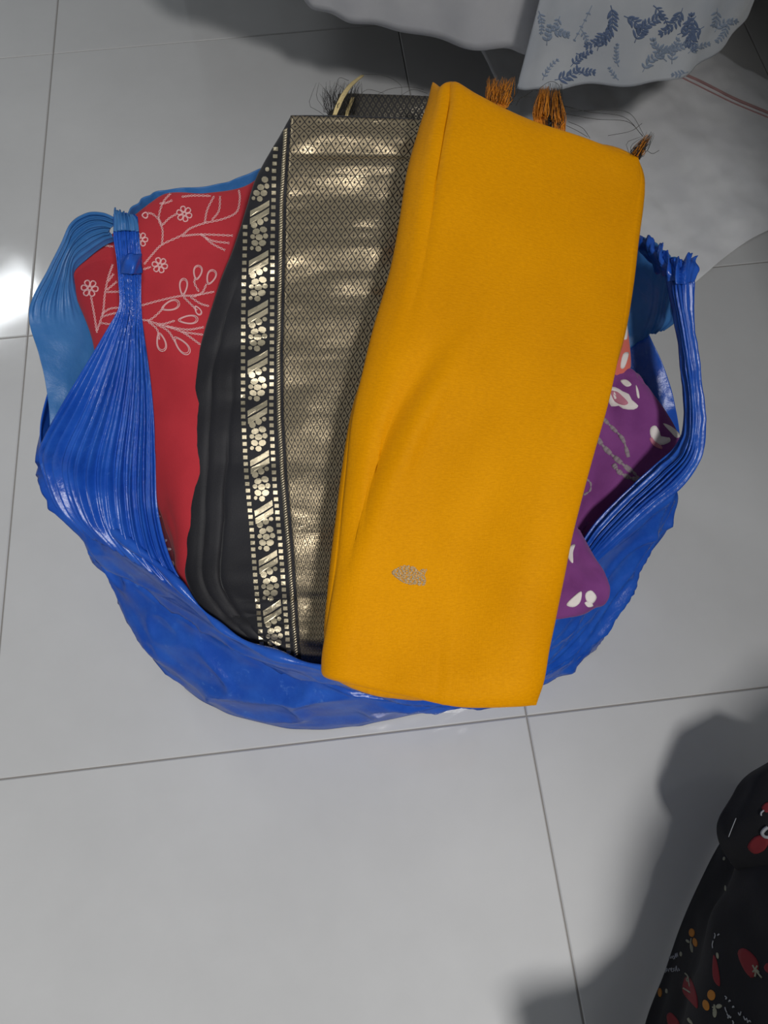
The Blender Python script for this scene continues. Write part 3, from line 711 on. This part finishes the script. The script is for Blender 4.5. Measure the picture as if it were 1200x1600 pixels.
while y0 < 1015:
    for o in (0, 12): mpoly([(0, 16 + o), (.5, 8 + o), (1, -1 + o), (1, 8 + o), (.5, 17 + o), (0, 25 + o)], y0)
    f0 = y0 + 26
    for (s, dy, a, b, an) in ((.22, 12, .17, 5, .5), (.55, 7, .17, 5, .2), (.84, 3, .12, 3.4, 0), (.34, 22, .2, 4.6, -.5), (.72, 19, .2, 4.8, .5), (.16, 30, .13, 3.6, .3), (.5, 31, .2, 4.8, 0), (.84, 29, .14, 4.2, -.4), (.28, 40, .19, 4.6, .6), (.68, 40, .2, 4.8, -.4), (.13, 48, .1, 3, 0), (.47, 49, .16, 4.4, .2)):
        w = X2(f0 + dy) - X1(f0 + dy) - 16.5; cx, cy = bandpt(s, f0 + dy)
        if cx - a*w > leftedge(cy) + 2 and cy < 1024: patch_geo(bvb, ell(cx, cy, a*w*1.14, b*1.04, an*.6, 8), V, Fc, .0006, .0005, 2)
    y0 += 78
tag(mesh('woven_motifs', V, Fc, MT['zari'], blk, smooth=False), kind='stuff')
# the under fold of the pallu and its fringe
uf = [[(505, 146, .350), (560, 148, .352), (620, 150, .352), (690, 152, .350)], [(503, 166, .345), (560, 168, .347), (620, 170, .347), (690, 172, .345)], [(500, 200, .335), (560, 202, .337), (620, 204, .337), (690, 206, .335)], [(500, 260, .315), (560, 262, .317), (620, 264, .317), (690, 266, .315)]]
uf[0][0] = (528, 147, .350); uf[1][0] = (524, 166, .345)
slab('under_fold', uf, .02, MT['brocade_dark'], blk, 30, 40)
def tuft(name, base, tip, zb, zt, spread, n, mat_, parent, r=.00028, curl=6, w0=4, seed=1, lens=(.6, 1.05)):
    R = random.Random(seed); V, Fc = [], []
    for _ in range(n):
        a = R.uniform(-1, 1); l = R.uniform(*lens); bx = base[0] + a*w0; by = base[1] + R.uniform(-2, 3)
        tx = base[0] + (tip[0] - base[0])*l + a*spread; ty = base[1] + (tip[1] - base[1])*l + R.uniform(-3, 3)
        mx = (bx + tx)/2 + R.gauss(0, curl); my = (by + ty)/2 + R.gauss(0, curl*.6)
        z1 = zb + (zt - zb)*l + R.gauss(0, .003)
        p = PA(spline([(bx, by, zb), ((bx+mx)/2, (by+my)/2, zb + (zt-zb)*.3), (mx, my, (zb+z1)/2 + R.gauss(0, .003)), (tx, ty, z1)], 8))
        tube_geo(p, [r]*6 + [r*.8, r*.4], 3, V, Fc)
    return tag(mesh(name, V, Fc, mat_, parent), kind='stuff')
def strands(name, paths, r, mat_, parent):
    for p in paths: mesh(name, *tube_geo(PA(spline(p, 24)), r, 4), mat_, parent)
# twisted gold fringe knot
V, Fc = [], []
for k in range(9):
    a = k*.7; pts = [(522 + 3*math.cos(a), 182, .352), (528 + 3.4*math.cos(a + 1.4), 166, .358), (537 + 3.4*math.cos(a + 2.8), 148, .364), (549 + 3*math.cos(a + 4), 132, .368), (566 + 2*math.cos(a + 5), 118, .370)]
    tube_geo(PA(spline(pts, 16)), .0008, 4, V, Fc)
for k in range(5):
    a = k*1.2; pts = [(541 + 2*math.cos(a), 182, .352), (545 + 2.4*math.cos(a + 1), 168, .354), (552 + 2*math.cos(a + 2), 152, .356)]
    tube_geo(PA(spline(pts, 10)), .0007, 4, V, Fc)
tag(mesh('gold_fringe', V, Fc, MT['gold_thread'], blk), kind='stuff')
tuft('dark_fringe', (522, 182), (520, 128), .350, .362, 26, 70, MT['dark_thread'], blk, .00022, 9, 10, 3)
tuft('dark_fringe', (548, 175), (556, 128), .350, .362, 10, 40, MT['dark_thread'], blk, .00022, 6, 6, 4)
strands('loose_thread', [[(566, 116, .370), (600, 118, .372), (625, 132, .368), (628, 148, .36)], [(585, 150, .36), (610, 139, .366), (640, 136, .366), (662, 140, .362)], [(625, 150, .358), (645, 140, .362), (668, 146, .36)], [(560, 150, .356), (575, 140, .36), (600, 146, .36)], [(520, 150, .355), (512, 160, .354), (506, 176, .35)], [(524, 140, .358), (530, 122, .36), (545, 126, .36)]], .00022, MT['dark_thread'], blk)

# ------------------------------------------------------------------ purple batik cloth, coral sliver
pur = thing('purple_cloth', 'purple cotton cloth with white batik print crumpled in the bag right side', 'cloth')
pc = [[(900, 540, .275), (940, 555, .278), (975, 572, .274), (990, 588, .268)], [(890, 590, .270), (935, 598, .272), (980, 606, .270), (1016, 622, .262)], [(880, 650, .258), (930, 656, .258), (985, 660, .258), (1052, 668, .250)], [(870, 710, .242), (925, 716, .240), (985, 716, .240), (1064, 690, .244)], [(862, 770, .226), (912, 776, .222), (960, 770, .224), (1040, 745, .232)], [(852, 830, .214), (895, 832, .210), (930, 826, .212), (975, 800, .216)], [(846, 880, .206), (880, 880, .204), (900, 868, .200), (925, 850, .200)]]
_, bvu = slab('upper_fold', pc, .02, MT['purple'], pur, 70, 60, 12, lambda U, V: .005*fbm_uv(U, V, 3, 4, 3) + .003*np.sin(U*8 + V*5))
lc = [[(850, 800, .240), (880, 806, .246), (903, 832, .250)], [(845, 850, .244), (888, 856, .254), (926, 868, .252)], [(842, 890, .246), (890, 892, .258), (949, 908, .250)], [(838, 925, .244), (890, 922, .252), (947, 938, .242)], [(834, 968, .236), (880, 962, .240), (930, 946, .232)]]
_, bvl = slab('lower_corner', lc, .008, MT['purple'], pur, 50, 50, 30, lambda U, V: .0025*np.sin(V*7 + U*3) + .004*fbm_uv(U, V, 3, 3, 6))
A5 = lambda p: [(800 + x/3, 340 + y/3) for x, y in p]; A6 = lambda p: [(780 + x/3, 640 + y/3) for x, y in p]
pieces('batik_print', bvu, [smooth_poly(A5(p), 22) for p in ([(508, 765), (535, 760), (560, 783), (535, 792)], [(455, 800), (485, 795), (520, 815), (548, 828), (562, 855), (592, 882), (570, 900), (520, 896), (500, 882), (465, 885), (452, 850)], [(580, 785), (592, 810), (597, 845), (586, 838)],
          [(650, 985), (672, 975), (690, 1000), (702, 1032), (735, 1030), (740, 1050), (700, 1066), (668, 1050), (648, 1018)], [(708, 965), (750, 982), (788, 1020), (770, 1032), (742, 1005)])], MT['white_print'], pur, 'white batik flower')
pieces('batik_print', bvu, [smooth_poly(A5(p), 16) for p in ([(460, 815), (490, 815), (520, 840), (545, 870), (520, 880), (480, 860)], [(655, 1030), (670, 1050), (700, 1070), (700, 1085), (665, 1070), (645, 1040)])], MT['pink_print'], pur, 'pink batik mark', .0006)
def brush(f, pts, w):
    V, Fc = [], []
    q = spline(f(pts), 12); tg_ = np.gradient(q, axis=0); tg_ /= np.linalg.norm(tg_, axis=1, keepdims=True); nn = np.stack([-tg_[:, 1], tg_[:, 0]], 1)
    for i in range(11):
        a, b = q[i], q[i+1] + (q[i+1] - q[i])*.15; wa = w*(.75 + .35*math.sin(i*2.1)); wb = w*(.75 + .35*math.sin(i*2.1 + 1))
        patch_geo(bvu, [a + nn[i]*wa, b + nn[i+1]*wb, b - nn[i+1]*wb, a - nn[i]*wa], V, Fc, .0004, .0004, 1)
    if V: tag(mesh('batik_print', V, Fc, MT['grey_print'], pur), 'grey batik branch', kind='stuff')
brush(A5, [(425, 940), (470, 985), (520, 1040), (545, 1120)], 3.2); brush(A5, [(395, 1030), (440, 1085), (500, 1140), (560, 1190)], 4.2)
brush(A6, [(535, 255), (560, 290), (600, 315), (650, 330)], 4.0); brush(A6, [(590, 260), (625, 290), (655, 325)], 2.5)
brush(A6, [(395, 400), (425, 380), (428, 345), (408, 325)], 1.8)
pieces('batik_print', bvl, [smooth_poly(A6(p), 18) for p in ([(322, 690), (330, 645), (355, 632), (345, 670), (345, 720)], [(405, 862), (432, 848), (456, 880), (432, 912), (408, 895)], [(315, 915), (345, 880), (385, 852), (380, 900), (350, 925)], [(400, 905), (425, 900), (440, 920), (415, 925)])], MT['white_print'], pur, 'white batik flower')
cor = thing('coral_cloth', 'coral red cloth sliver with white print between mustard saree and bag', 'cloth')
co = [[(930, 470, .288), (955, 475, .290), (976, 482, .286)], [(925, 520, .286), (955, 520, .286), (981, 524, .280)], [(920, 555, .283), (952, 558, .282), (985, 572, .274)], [(915, 600, .27), (945, 600, .27), (975, 596, .264)]]
_, bvc = slab('folded_cloth', co, .012, MT['coral'], cor, 30, 24)
pieces('white_print', bvc, [smooth_poly(A5(p), 14) for p in ([(508, 500), (535, 490), (542, 520), (538, 570), (515, 565), (508, 535)], [(520, 640), (545, 632), (542, 660), (525, 705), (508, 700)], [(500, 590), (512, 582), (510, 610), (500, 615)], [(528, 455), (538, 462), (536, 480), (526, 470)])], MT['white_print'], cor)

# ------------------------------------------------------------------ mustard saree
yel = thing('mustard_saree', 'long folded mustard yellow silk saree laid across the top of the bag', 'saree')
def yz(y): return float(np.interp(y, [120, 1110], [.442, .264]))
Lx = [(128, 676), (160, 670), (210, 656), (270, 640), (340, 628), (420, 612), (500, 588), (570, 570), (650, 550), (740, 538), (830, 528), (900, 520), (960, 512), (1010, 506), (1042, 505), (1056, 507)]
Rx = [(300 - 60, 1003), (275, 1003), (310, 1000), (370, 992), (430, 986), (490, 978), (560, 966), (630, 950), (700, 930), (770, 910), (840, 892), (900, 880), (960, 868), (1010, 858), (1060, 850), (1100, 838)]
Rx[0] = (242, 998)
yc = []
tops = [(676, 128), (690, 137), (706, 128), (745, 152), (800, 178), (890, 208), (960, 232), (998, 246)]
fr = [0, .06, .12, .25, .42, .62, .82, 1]
bots = [(507, 1056), (520, 1062), (540, 1068), (590, 1080), (650, 1092), (720, 1104), (800, 1104), (838, 1102)]
for i in range(len(Lx)):
    row = []; v = i/(len(Lx)-1)
    for k, f in enumerate(fr):
        x = Lx[i][1] + (Rx[i][1] - Lx[i][1])*f; y = Lx[i][0] + (Rx[i][0] - Lx[i][0])*f
        if i == 0: x, y = tops[k]
        elif i == len(Lx)-1: x, y = bots[k]
        else:
            # blend the shapes of the two ends into the body
            a = max(0, 1 - v*5); b = max(0, (v - .8)*5)
            x0 = Lx[0][1] + (Rx[0][1] - Lx[0][1])*f; y0 = Lx[0][0] + (Rx[0][0] - Lx[0][0])*f
            x1 = Lx[-1][1] + (Rx[-1][1] - Lx[-1][1])*f; y1 = Lx[-1][0] + (Rx[-1][0] - Lx[-1][0])*f
            x += a*(tops[k][0] - x0) + b*(bots[k][0] - x1); y += a*(tops[k][1] - y0) + b*(bots[k][1] - y1)
        z = yz(y) + (-.010 if k == 0 else -.003 if k == 1 else 0) - (.004 if f == 1 else 0)
        row.append((x, y, z))
    yc.append(row)
def yd(U, V):
    U = np.interp(U*7, range(8), fr)
    fold = -.0045*np.exp(-((U - .115 - .02*np.sin(V*4))/.02)**2)*np.clip(1 - V*2.2, 0, 1)     # the crease beside the folded edge
    dent = .006*np.exp(-(((U - .30) + (V - .50)*.9)/.05)**2)*np.exp(-((V - .52)/.10)**2) - .005*np.exp(-(((U - .17) + (V - .54)*.7)/.045)**2)*np.exp(-((V - .57)/.11)**2)
    cre = -.0010*np.exp(-((U - .52)/.006)**2)*np.clip((V - .78)*8, 0, 1)*np.clip((.98 - V)*20, 0, 1) + .0009*np.exp(-((U - .545)/.007)**2)*np.clip((V - .78)*8, 0, 1)
    big = .006*np.sin(U*3.1 + 1.0)*np.sin(V*5.5 + .7) + .005*fbm_uv(U, V, 1.8, 3.2, 4, 3)
    return fold + dent + cre + big
_, bvy = slab('folded_silk', yc, .056, MT['yellow'], yel, 150, 110, 10, yd, k=1.8)
V, Fc = [], []
A3 = lambda p: [(500 + x/3, 800 + y/3) for x, y in p]
# small woven motif: rows of gold stitches filling a leaf outline
mo = smooth_poly(A3([(335, 285), (360, 262), (400, 250), (440, 255), (462, 275), (478, 268), (502, 270), (490, 295), (498, 318), (488, 345), (455, 342), (410, 338), (370, 318)]), 40)
from_y, to_y = mo[:, 1].min(), mo[:, 1].max()
yv = from_y + .6
while yv < to_y:
    xs = []
    for i in range(len(mo)):
        a, b = mo[i], mo[(i+1) % len(mo)]
        if (a[1] - yv)*(b[1] - yv) < 0: xs.append(a[0] + (b[0] - a[0])*(yv - a[1])/(b[1] - a[1]))
    xs.sort()
    for a, b in zip(xs[::2], xs[1::2]):
        x = a
        while x < b - 1:
            e = min(b, x + random.uniform(3, 8)); stroke_geo(bvy, [(x, yv + random.uniform(-.4, .4)), ((x+e)/2, yv + random.uniform(-.3, .3)), (e, yv + random.uniform(-.4, .4))], .00036, V, Fc, .0002, 4, 4); x = e + random.uniform(.6, 2.4)
    yv += 1.45
tag(mesh('woven_motif', V, Fc, MT['zari_motif'], yel), 'small tarnished gold leaf motif', kind='stuff')
# fringe tassels behind its top edge
tuft('orange_tassel', (775, 172), (782, 122), .425, .430, 22, 150, MT['orange_thread'], yel, .00030, 5, 12, 11)
tuft('dark_fringe', (775, 172), (790, 124), .424, .428, 24, 40, MT['dark_thread'], yel, .00022, 7, 12, 12)
tuft('orange_tassel', (845, 200), (852, 138), .415, .424, 8, 150, MT['orange_thread'], yel, .00034, 3, 11, 13, (.8, 1.05))
tuft('orange_tassel', (874, 206), (868, 142), .415, .424, 7, 120, MT['orange_thread'], yel, .00034, 3, 9, 14, (.8, 1.05))
tuft('dark_fringe', (862, 202), (868, 132), .416, .426, 12, 60, MT['dark_thread'], yel, .00024, 6, 12, 15, (.6, 1.05))
tuft('orange_tassel', (988, 250), (1012, 214), .410, .420, 5, 90, MT['orange_thread'], yel, .00030, 3, 8, 16, (.6, 1.05))
tuft('dark_fringe', (992, 248), (1016, 208), .412, .424, 8, 60, MT['dark_thread'], yel, .00022, 6, 8, 17, (.5, 1.05))
strands('loose_thread', [[(880, 165, .424), (920, 175, .428), (975, 183, .428), (1005, 214, .42)], [(890, 174, .424), (950, 172, .428), (985, 178, .428), (1007, 213, .42)], [(884, 178, .422), (930, 186, .426), (980, 190, .426), (1004, 212, .42)],
    [(800, 160, .424), (820, 150, .426), (832, 142, .426)], [(806, 165, .424), (815, 152, .426), (834, 152, .426)], [(838, 142, .426), (858, 128, .43), (872, 132, .43), (876, 150, .426)], [(885, 196, .42), (905, 206, .42), (918, 214, .418)], [(888, 190, .42), (910, 200, .42), (922, 216, .418)], [(950, 212, .42), (985, 205, .424), (1003, 193, .422)], [(1012, 236, .416), (1020, 240, .418), (1030, 235, .42)]], .00024, MT['dark_thread'], yel)

# ------------------------------------------------------------------ dark printed dress, bottom right corner
drs = thing('printed_dress', 'black cotton dress printed with red and orange flowers spread at bottom right corner', 'dress')
def PX(w):                      # world -> photo x, y, height
    v = np.asarray(w, float) - CAM; k = F / np.dot(v, d_); return (600 + np.dot(v, r_)*k, 800 - np.dot(v, u_)*k, w[2])
dc = [[(1190, 1225, .01), (1212, 1210, .07), (1240, 1196, .13)], [(1128, 1312, .008), (1160, 1300, .07), (1205, 1288, .14)], [(1090, 1385, .006), (1124, 1380, .07), (1180, 1372, .14)],
      [(1062, 1450, .006), (1098, 1446, .07), (1165, 1440, .14)], [(1038, 1520, .006), (1076, 1518, .07), (1150, 1516, .14)], [(1008, 1600, .006), (1050, 1600, .07), (1130, 1600, .15)],
      [(985, 1720, .006), (1030, 1720, .09), (1110, 1725, .19)], [(960, 1830, .01), (1010, 1840, .12), (1090, 1850, .24)], [(930, 1950, .02), (985, 1960, .15), (1070, 1980, .28)]]
shade_ridge = [(.455, -.02), (.425, -.04), (.39, -.07), (.36, -.11), (.33, -.15), (.305, -.20), (.285, -.25), (.27, -.30), (.27, -.36)]  # skirt raised out of view to cast the shade beside the dress
for row, (x, y) in zip(dc, shade_ridge):
    row += [PX((x - .02, y, .30)), PX((x + .01, y - .01, .43)), PX((x + .07, y - .05, .47)), PX((x + .20, y - .12, .47))]
_, bvd = sheet('skirt', dc, MT['dress'], drs, 90, 140, .003, lambda U, V, g: .010*fbm(g, 9, 2, 3)*np.clip(U*6, 0, 1) + .004*np.sin(U*16 + V*6)*np.clip(U*4, 0, 1)*np.clip(1.2 - U, 0, 1))
kf = [[(1215, 1184, .17), (1232, 1180, .18), (1252, 1178, .17), (1275, 1182, .13)], [(1160, 1218, .165), (1190, 1215, .195), (1230, 1212, .20), (1275, 1215, .16)], [(1128, 1265, .16), (1172, 1265, .20), (1225, 1265, .215), (1280, 1265, .18)], [(1121, 1300, .16), (1168, 1302, .20), (1225, 1310, .22), (1285, 1320, .20)], [(1132, 1335, .165), (1178, 1340, .20), (1230, 1355, .225), (1290, 1370, .22)], [(1170, 1380, .175), (1202, 1385, .20), (1245, 1400, .225), (1295, 1420, .24)]]
kf = [[(x, y, z*.70 + .004*k) for k, (x, y, z) in enumerate(r)] for r in kf]
_, bvk = sheet('upper_fold', kf, MT['dress'], drs, 60, 60, .02, lambda U, V, g: .006*fbm(g, 12, 6, 3))
D5 = lambda X, Y: (1000 + X/6, 1380 + Y/6)
def dress_mesh(name, items, mt, bv=bvd):
    pieces(name, bv, items, mt, drs, None, .0005, .0006, 3)
dress_mesh('orange_print', [ell(*D5(x, y), a/6, b/6, an) for x, y, a, b, an in ((487, 465, 27, 40, 0), (518, 555, 21, 42, -.2), (188, 1025, 18, 42, 0), (670, 1050, 36, 50, -.1), (620, 1145, 30, 52, -.25))], MT['orange_print'])
dress_mesh('leaf_print', [ell(*D5(x, y), a/6, b/6, an) for x, y, a, b, an in ((450, 545, 22, 12, .7), (485, 605, 12, 46, -.15), (385, 665, 11, 22, 0), (728, 680, 11, 30, -.1), (250, 1012, 11, 22, 0), (145, 1050, 16, 22, .3), (95, 1210, 18, 30, -.5), (740, 1155, 30, 20, -.3), (702, 1215, 18, 46, .05), (470, 1295, 14, 34, -.7), (803, 47, 9, 26, 0), (690, 1165, 12, 9, 0), (860, -205, 10, 22, 0), (790, -230, 11, 18, .3), (815, -270, 6, 12, 0))], MT['leaf_print'])
dress_mesh('red_print', [smooth_poly([D5(x, y) for x, y in p], 20) for p in ([(400, 990), (425, 885), (480, 900), (520, 1000), (542, 1100), (537, 1175), (490, 1130), (420, 1050)], [(690, 680), (718, 720), (745, 860), (748, 965), (705, 930), (682, 850)], [(918, 660), (960, 610), (1030, 640), (1100, 720), (1112, 800), (1090, 860), (1040, 885), (970, 800)], [(255, 1240), (300, 1218), (370, 1310), (330, 1350), (270, 1330)], [(1165, 790), (1195, 750), (1240, 770), (1230, 850), (1185, 830)])], MT['red_print'])
V, Fc = [], []
def dstroke(pts, r=.0007, bv=bvd): stroke_geo(bv, [D5(*p) for p in pts], r, V, Fc, .0004, 10, 4)
for p in ([(428, 848), (455, 880), (472, 970)], [(465, 885), (440, 905), (455, 925)], [(410, 988), (440, 1005), (475, 1028)], [(1062, 772), (1085, 812), (1145, 888)], [(1105, 775), (1085, 812), (1062, 835)], [(1085, 812), (1088, 850), (1082, 880)], [(1085, 812), (1115, 830), (1110, 850)], [(485, 520), (482, 570), (488, 640)], [(700, 1140), (702, 1175), (690, 1200)], [(460, 1270), (480, 1300), (500, 1330)]): dstroke(p, .0009)
tag(mesh('stem_print', V, Fc, MT['leaf_print'], drs), kind='stuff')
V, Fc = [], []
# two short handwritten words and stray letters
for p in ([(252, 720), (262, 690), (258, 672)], [(275, 712), (283, 690), (292, 706), (300, 684)], [(306, 708), (315, 684), (326, 700), (318, 714)], [(330, 712), (338, 662), (342, 690)], [(346, 700), (352, 655), (358, 690)],
          [(240, 842), (254, 800), (262, 815), (252, 828)], [(272, 832), (278, 805), (288, 802)], [(292, 815), (306, 806), (300, 798), (292, 815), (304, 830)], [(312, 830), (326, 815), (316, 806), (328, 798)], [(336, 828), (346, 775), (348, 806), (358, 828)], [(366, 800), (370, 822), (376, 812)],
          [(700, 520), (708, 490), (702, 470)], [(730, 492), (742, 478), (745, 486)], [(690, 540), (682, 575), (684, 610)], [(800, 1060), (815, 1075), (806, 1090)], [(835, 1115), (845, 1098), (852, 1110)], [(870, 1170), (880, 1155), (886, 1168)], [(800, 1165), (806, 1190), (818, 1215)], [(820, 1225), (832, 1255), (826, 1270)], [(838, 1240), (850, 1265), (856, 1250)], [(925, 1215), (940, 1240), (950, 1205)], [(975, 1250), (990, 1285), (1002, 1268), (1012, 1300)], [(1010, 1310), (1030, 1290), (1042, 1305)], [(870, 1290), (880, 1310), (872, 1320)]): dstroke(p, .00055)
tag(mesh('script_print', V, Fc, MT['script'], drs), 'small white handwritten words', kind='stuff')
K8 = lambda X, Y: (1080 + X/7.27, 1180 + Y/7.27)
dress_mesh('red_print', [smooth_poly([K8(x, y) for x, y in p], 18) for p in ([(640, 1040), (720, 930), (830, 910), (880, 980), (830, 1080), (720, 1120)], [(800, 600), (850, 540), (920, 540), (920, 620), (850, 650)])], MT['red_print'], bvk)
V, Fc = [], []
stroke_geo(bvk, [K8(x, y) for x, y in [(873, 820), (835, 850), (812, 890), (840, 925), (890, 935)]], .0016, V, Fc, .001, 14, 4)
stroke_geo(bvk, [K8(x, y) for x, y in [(830, 630), (800, 660), (800, 690)]], .0008, V, Fc, .001, 8, 4)
stroke_geo(bvk, [K8(x, y) for x, y in [(435, 930), (470, 840), (520, 720)]], .0004, V, Fc, .001, 8, 4)
if V: tag(mesh('stem_print', V, Fc, MT['script'], drs), kind='stuff')
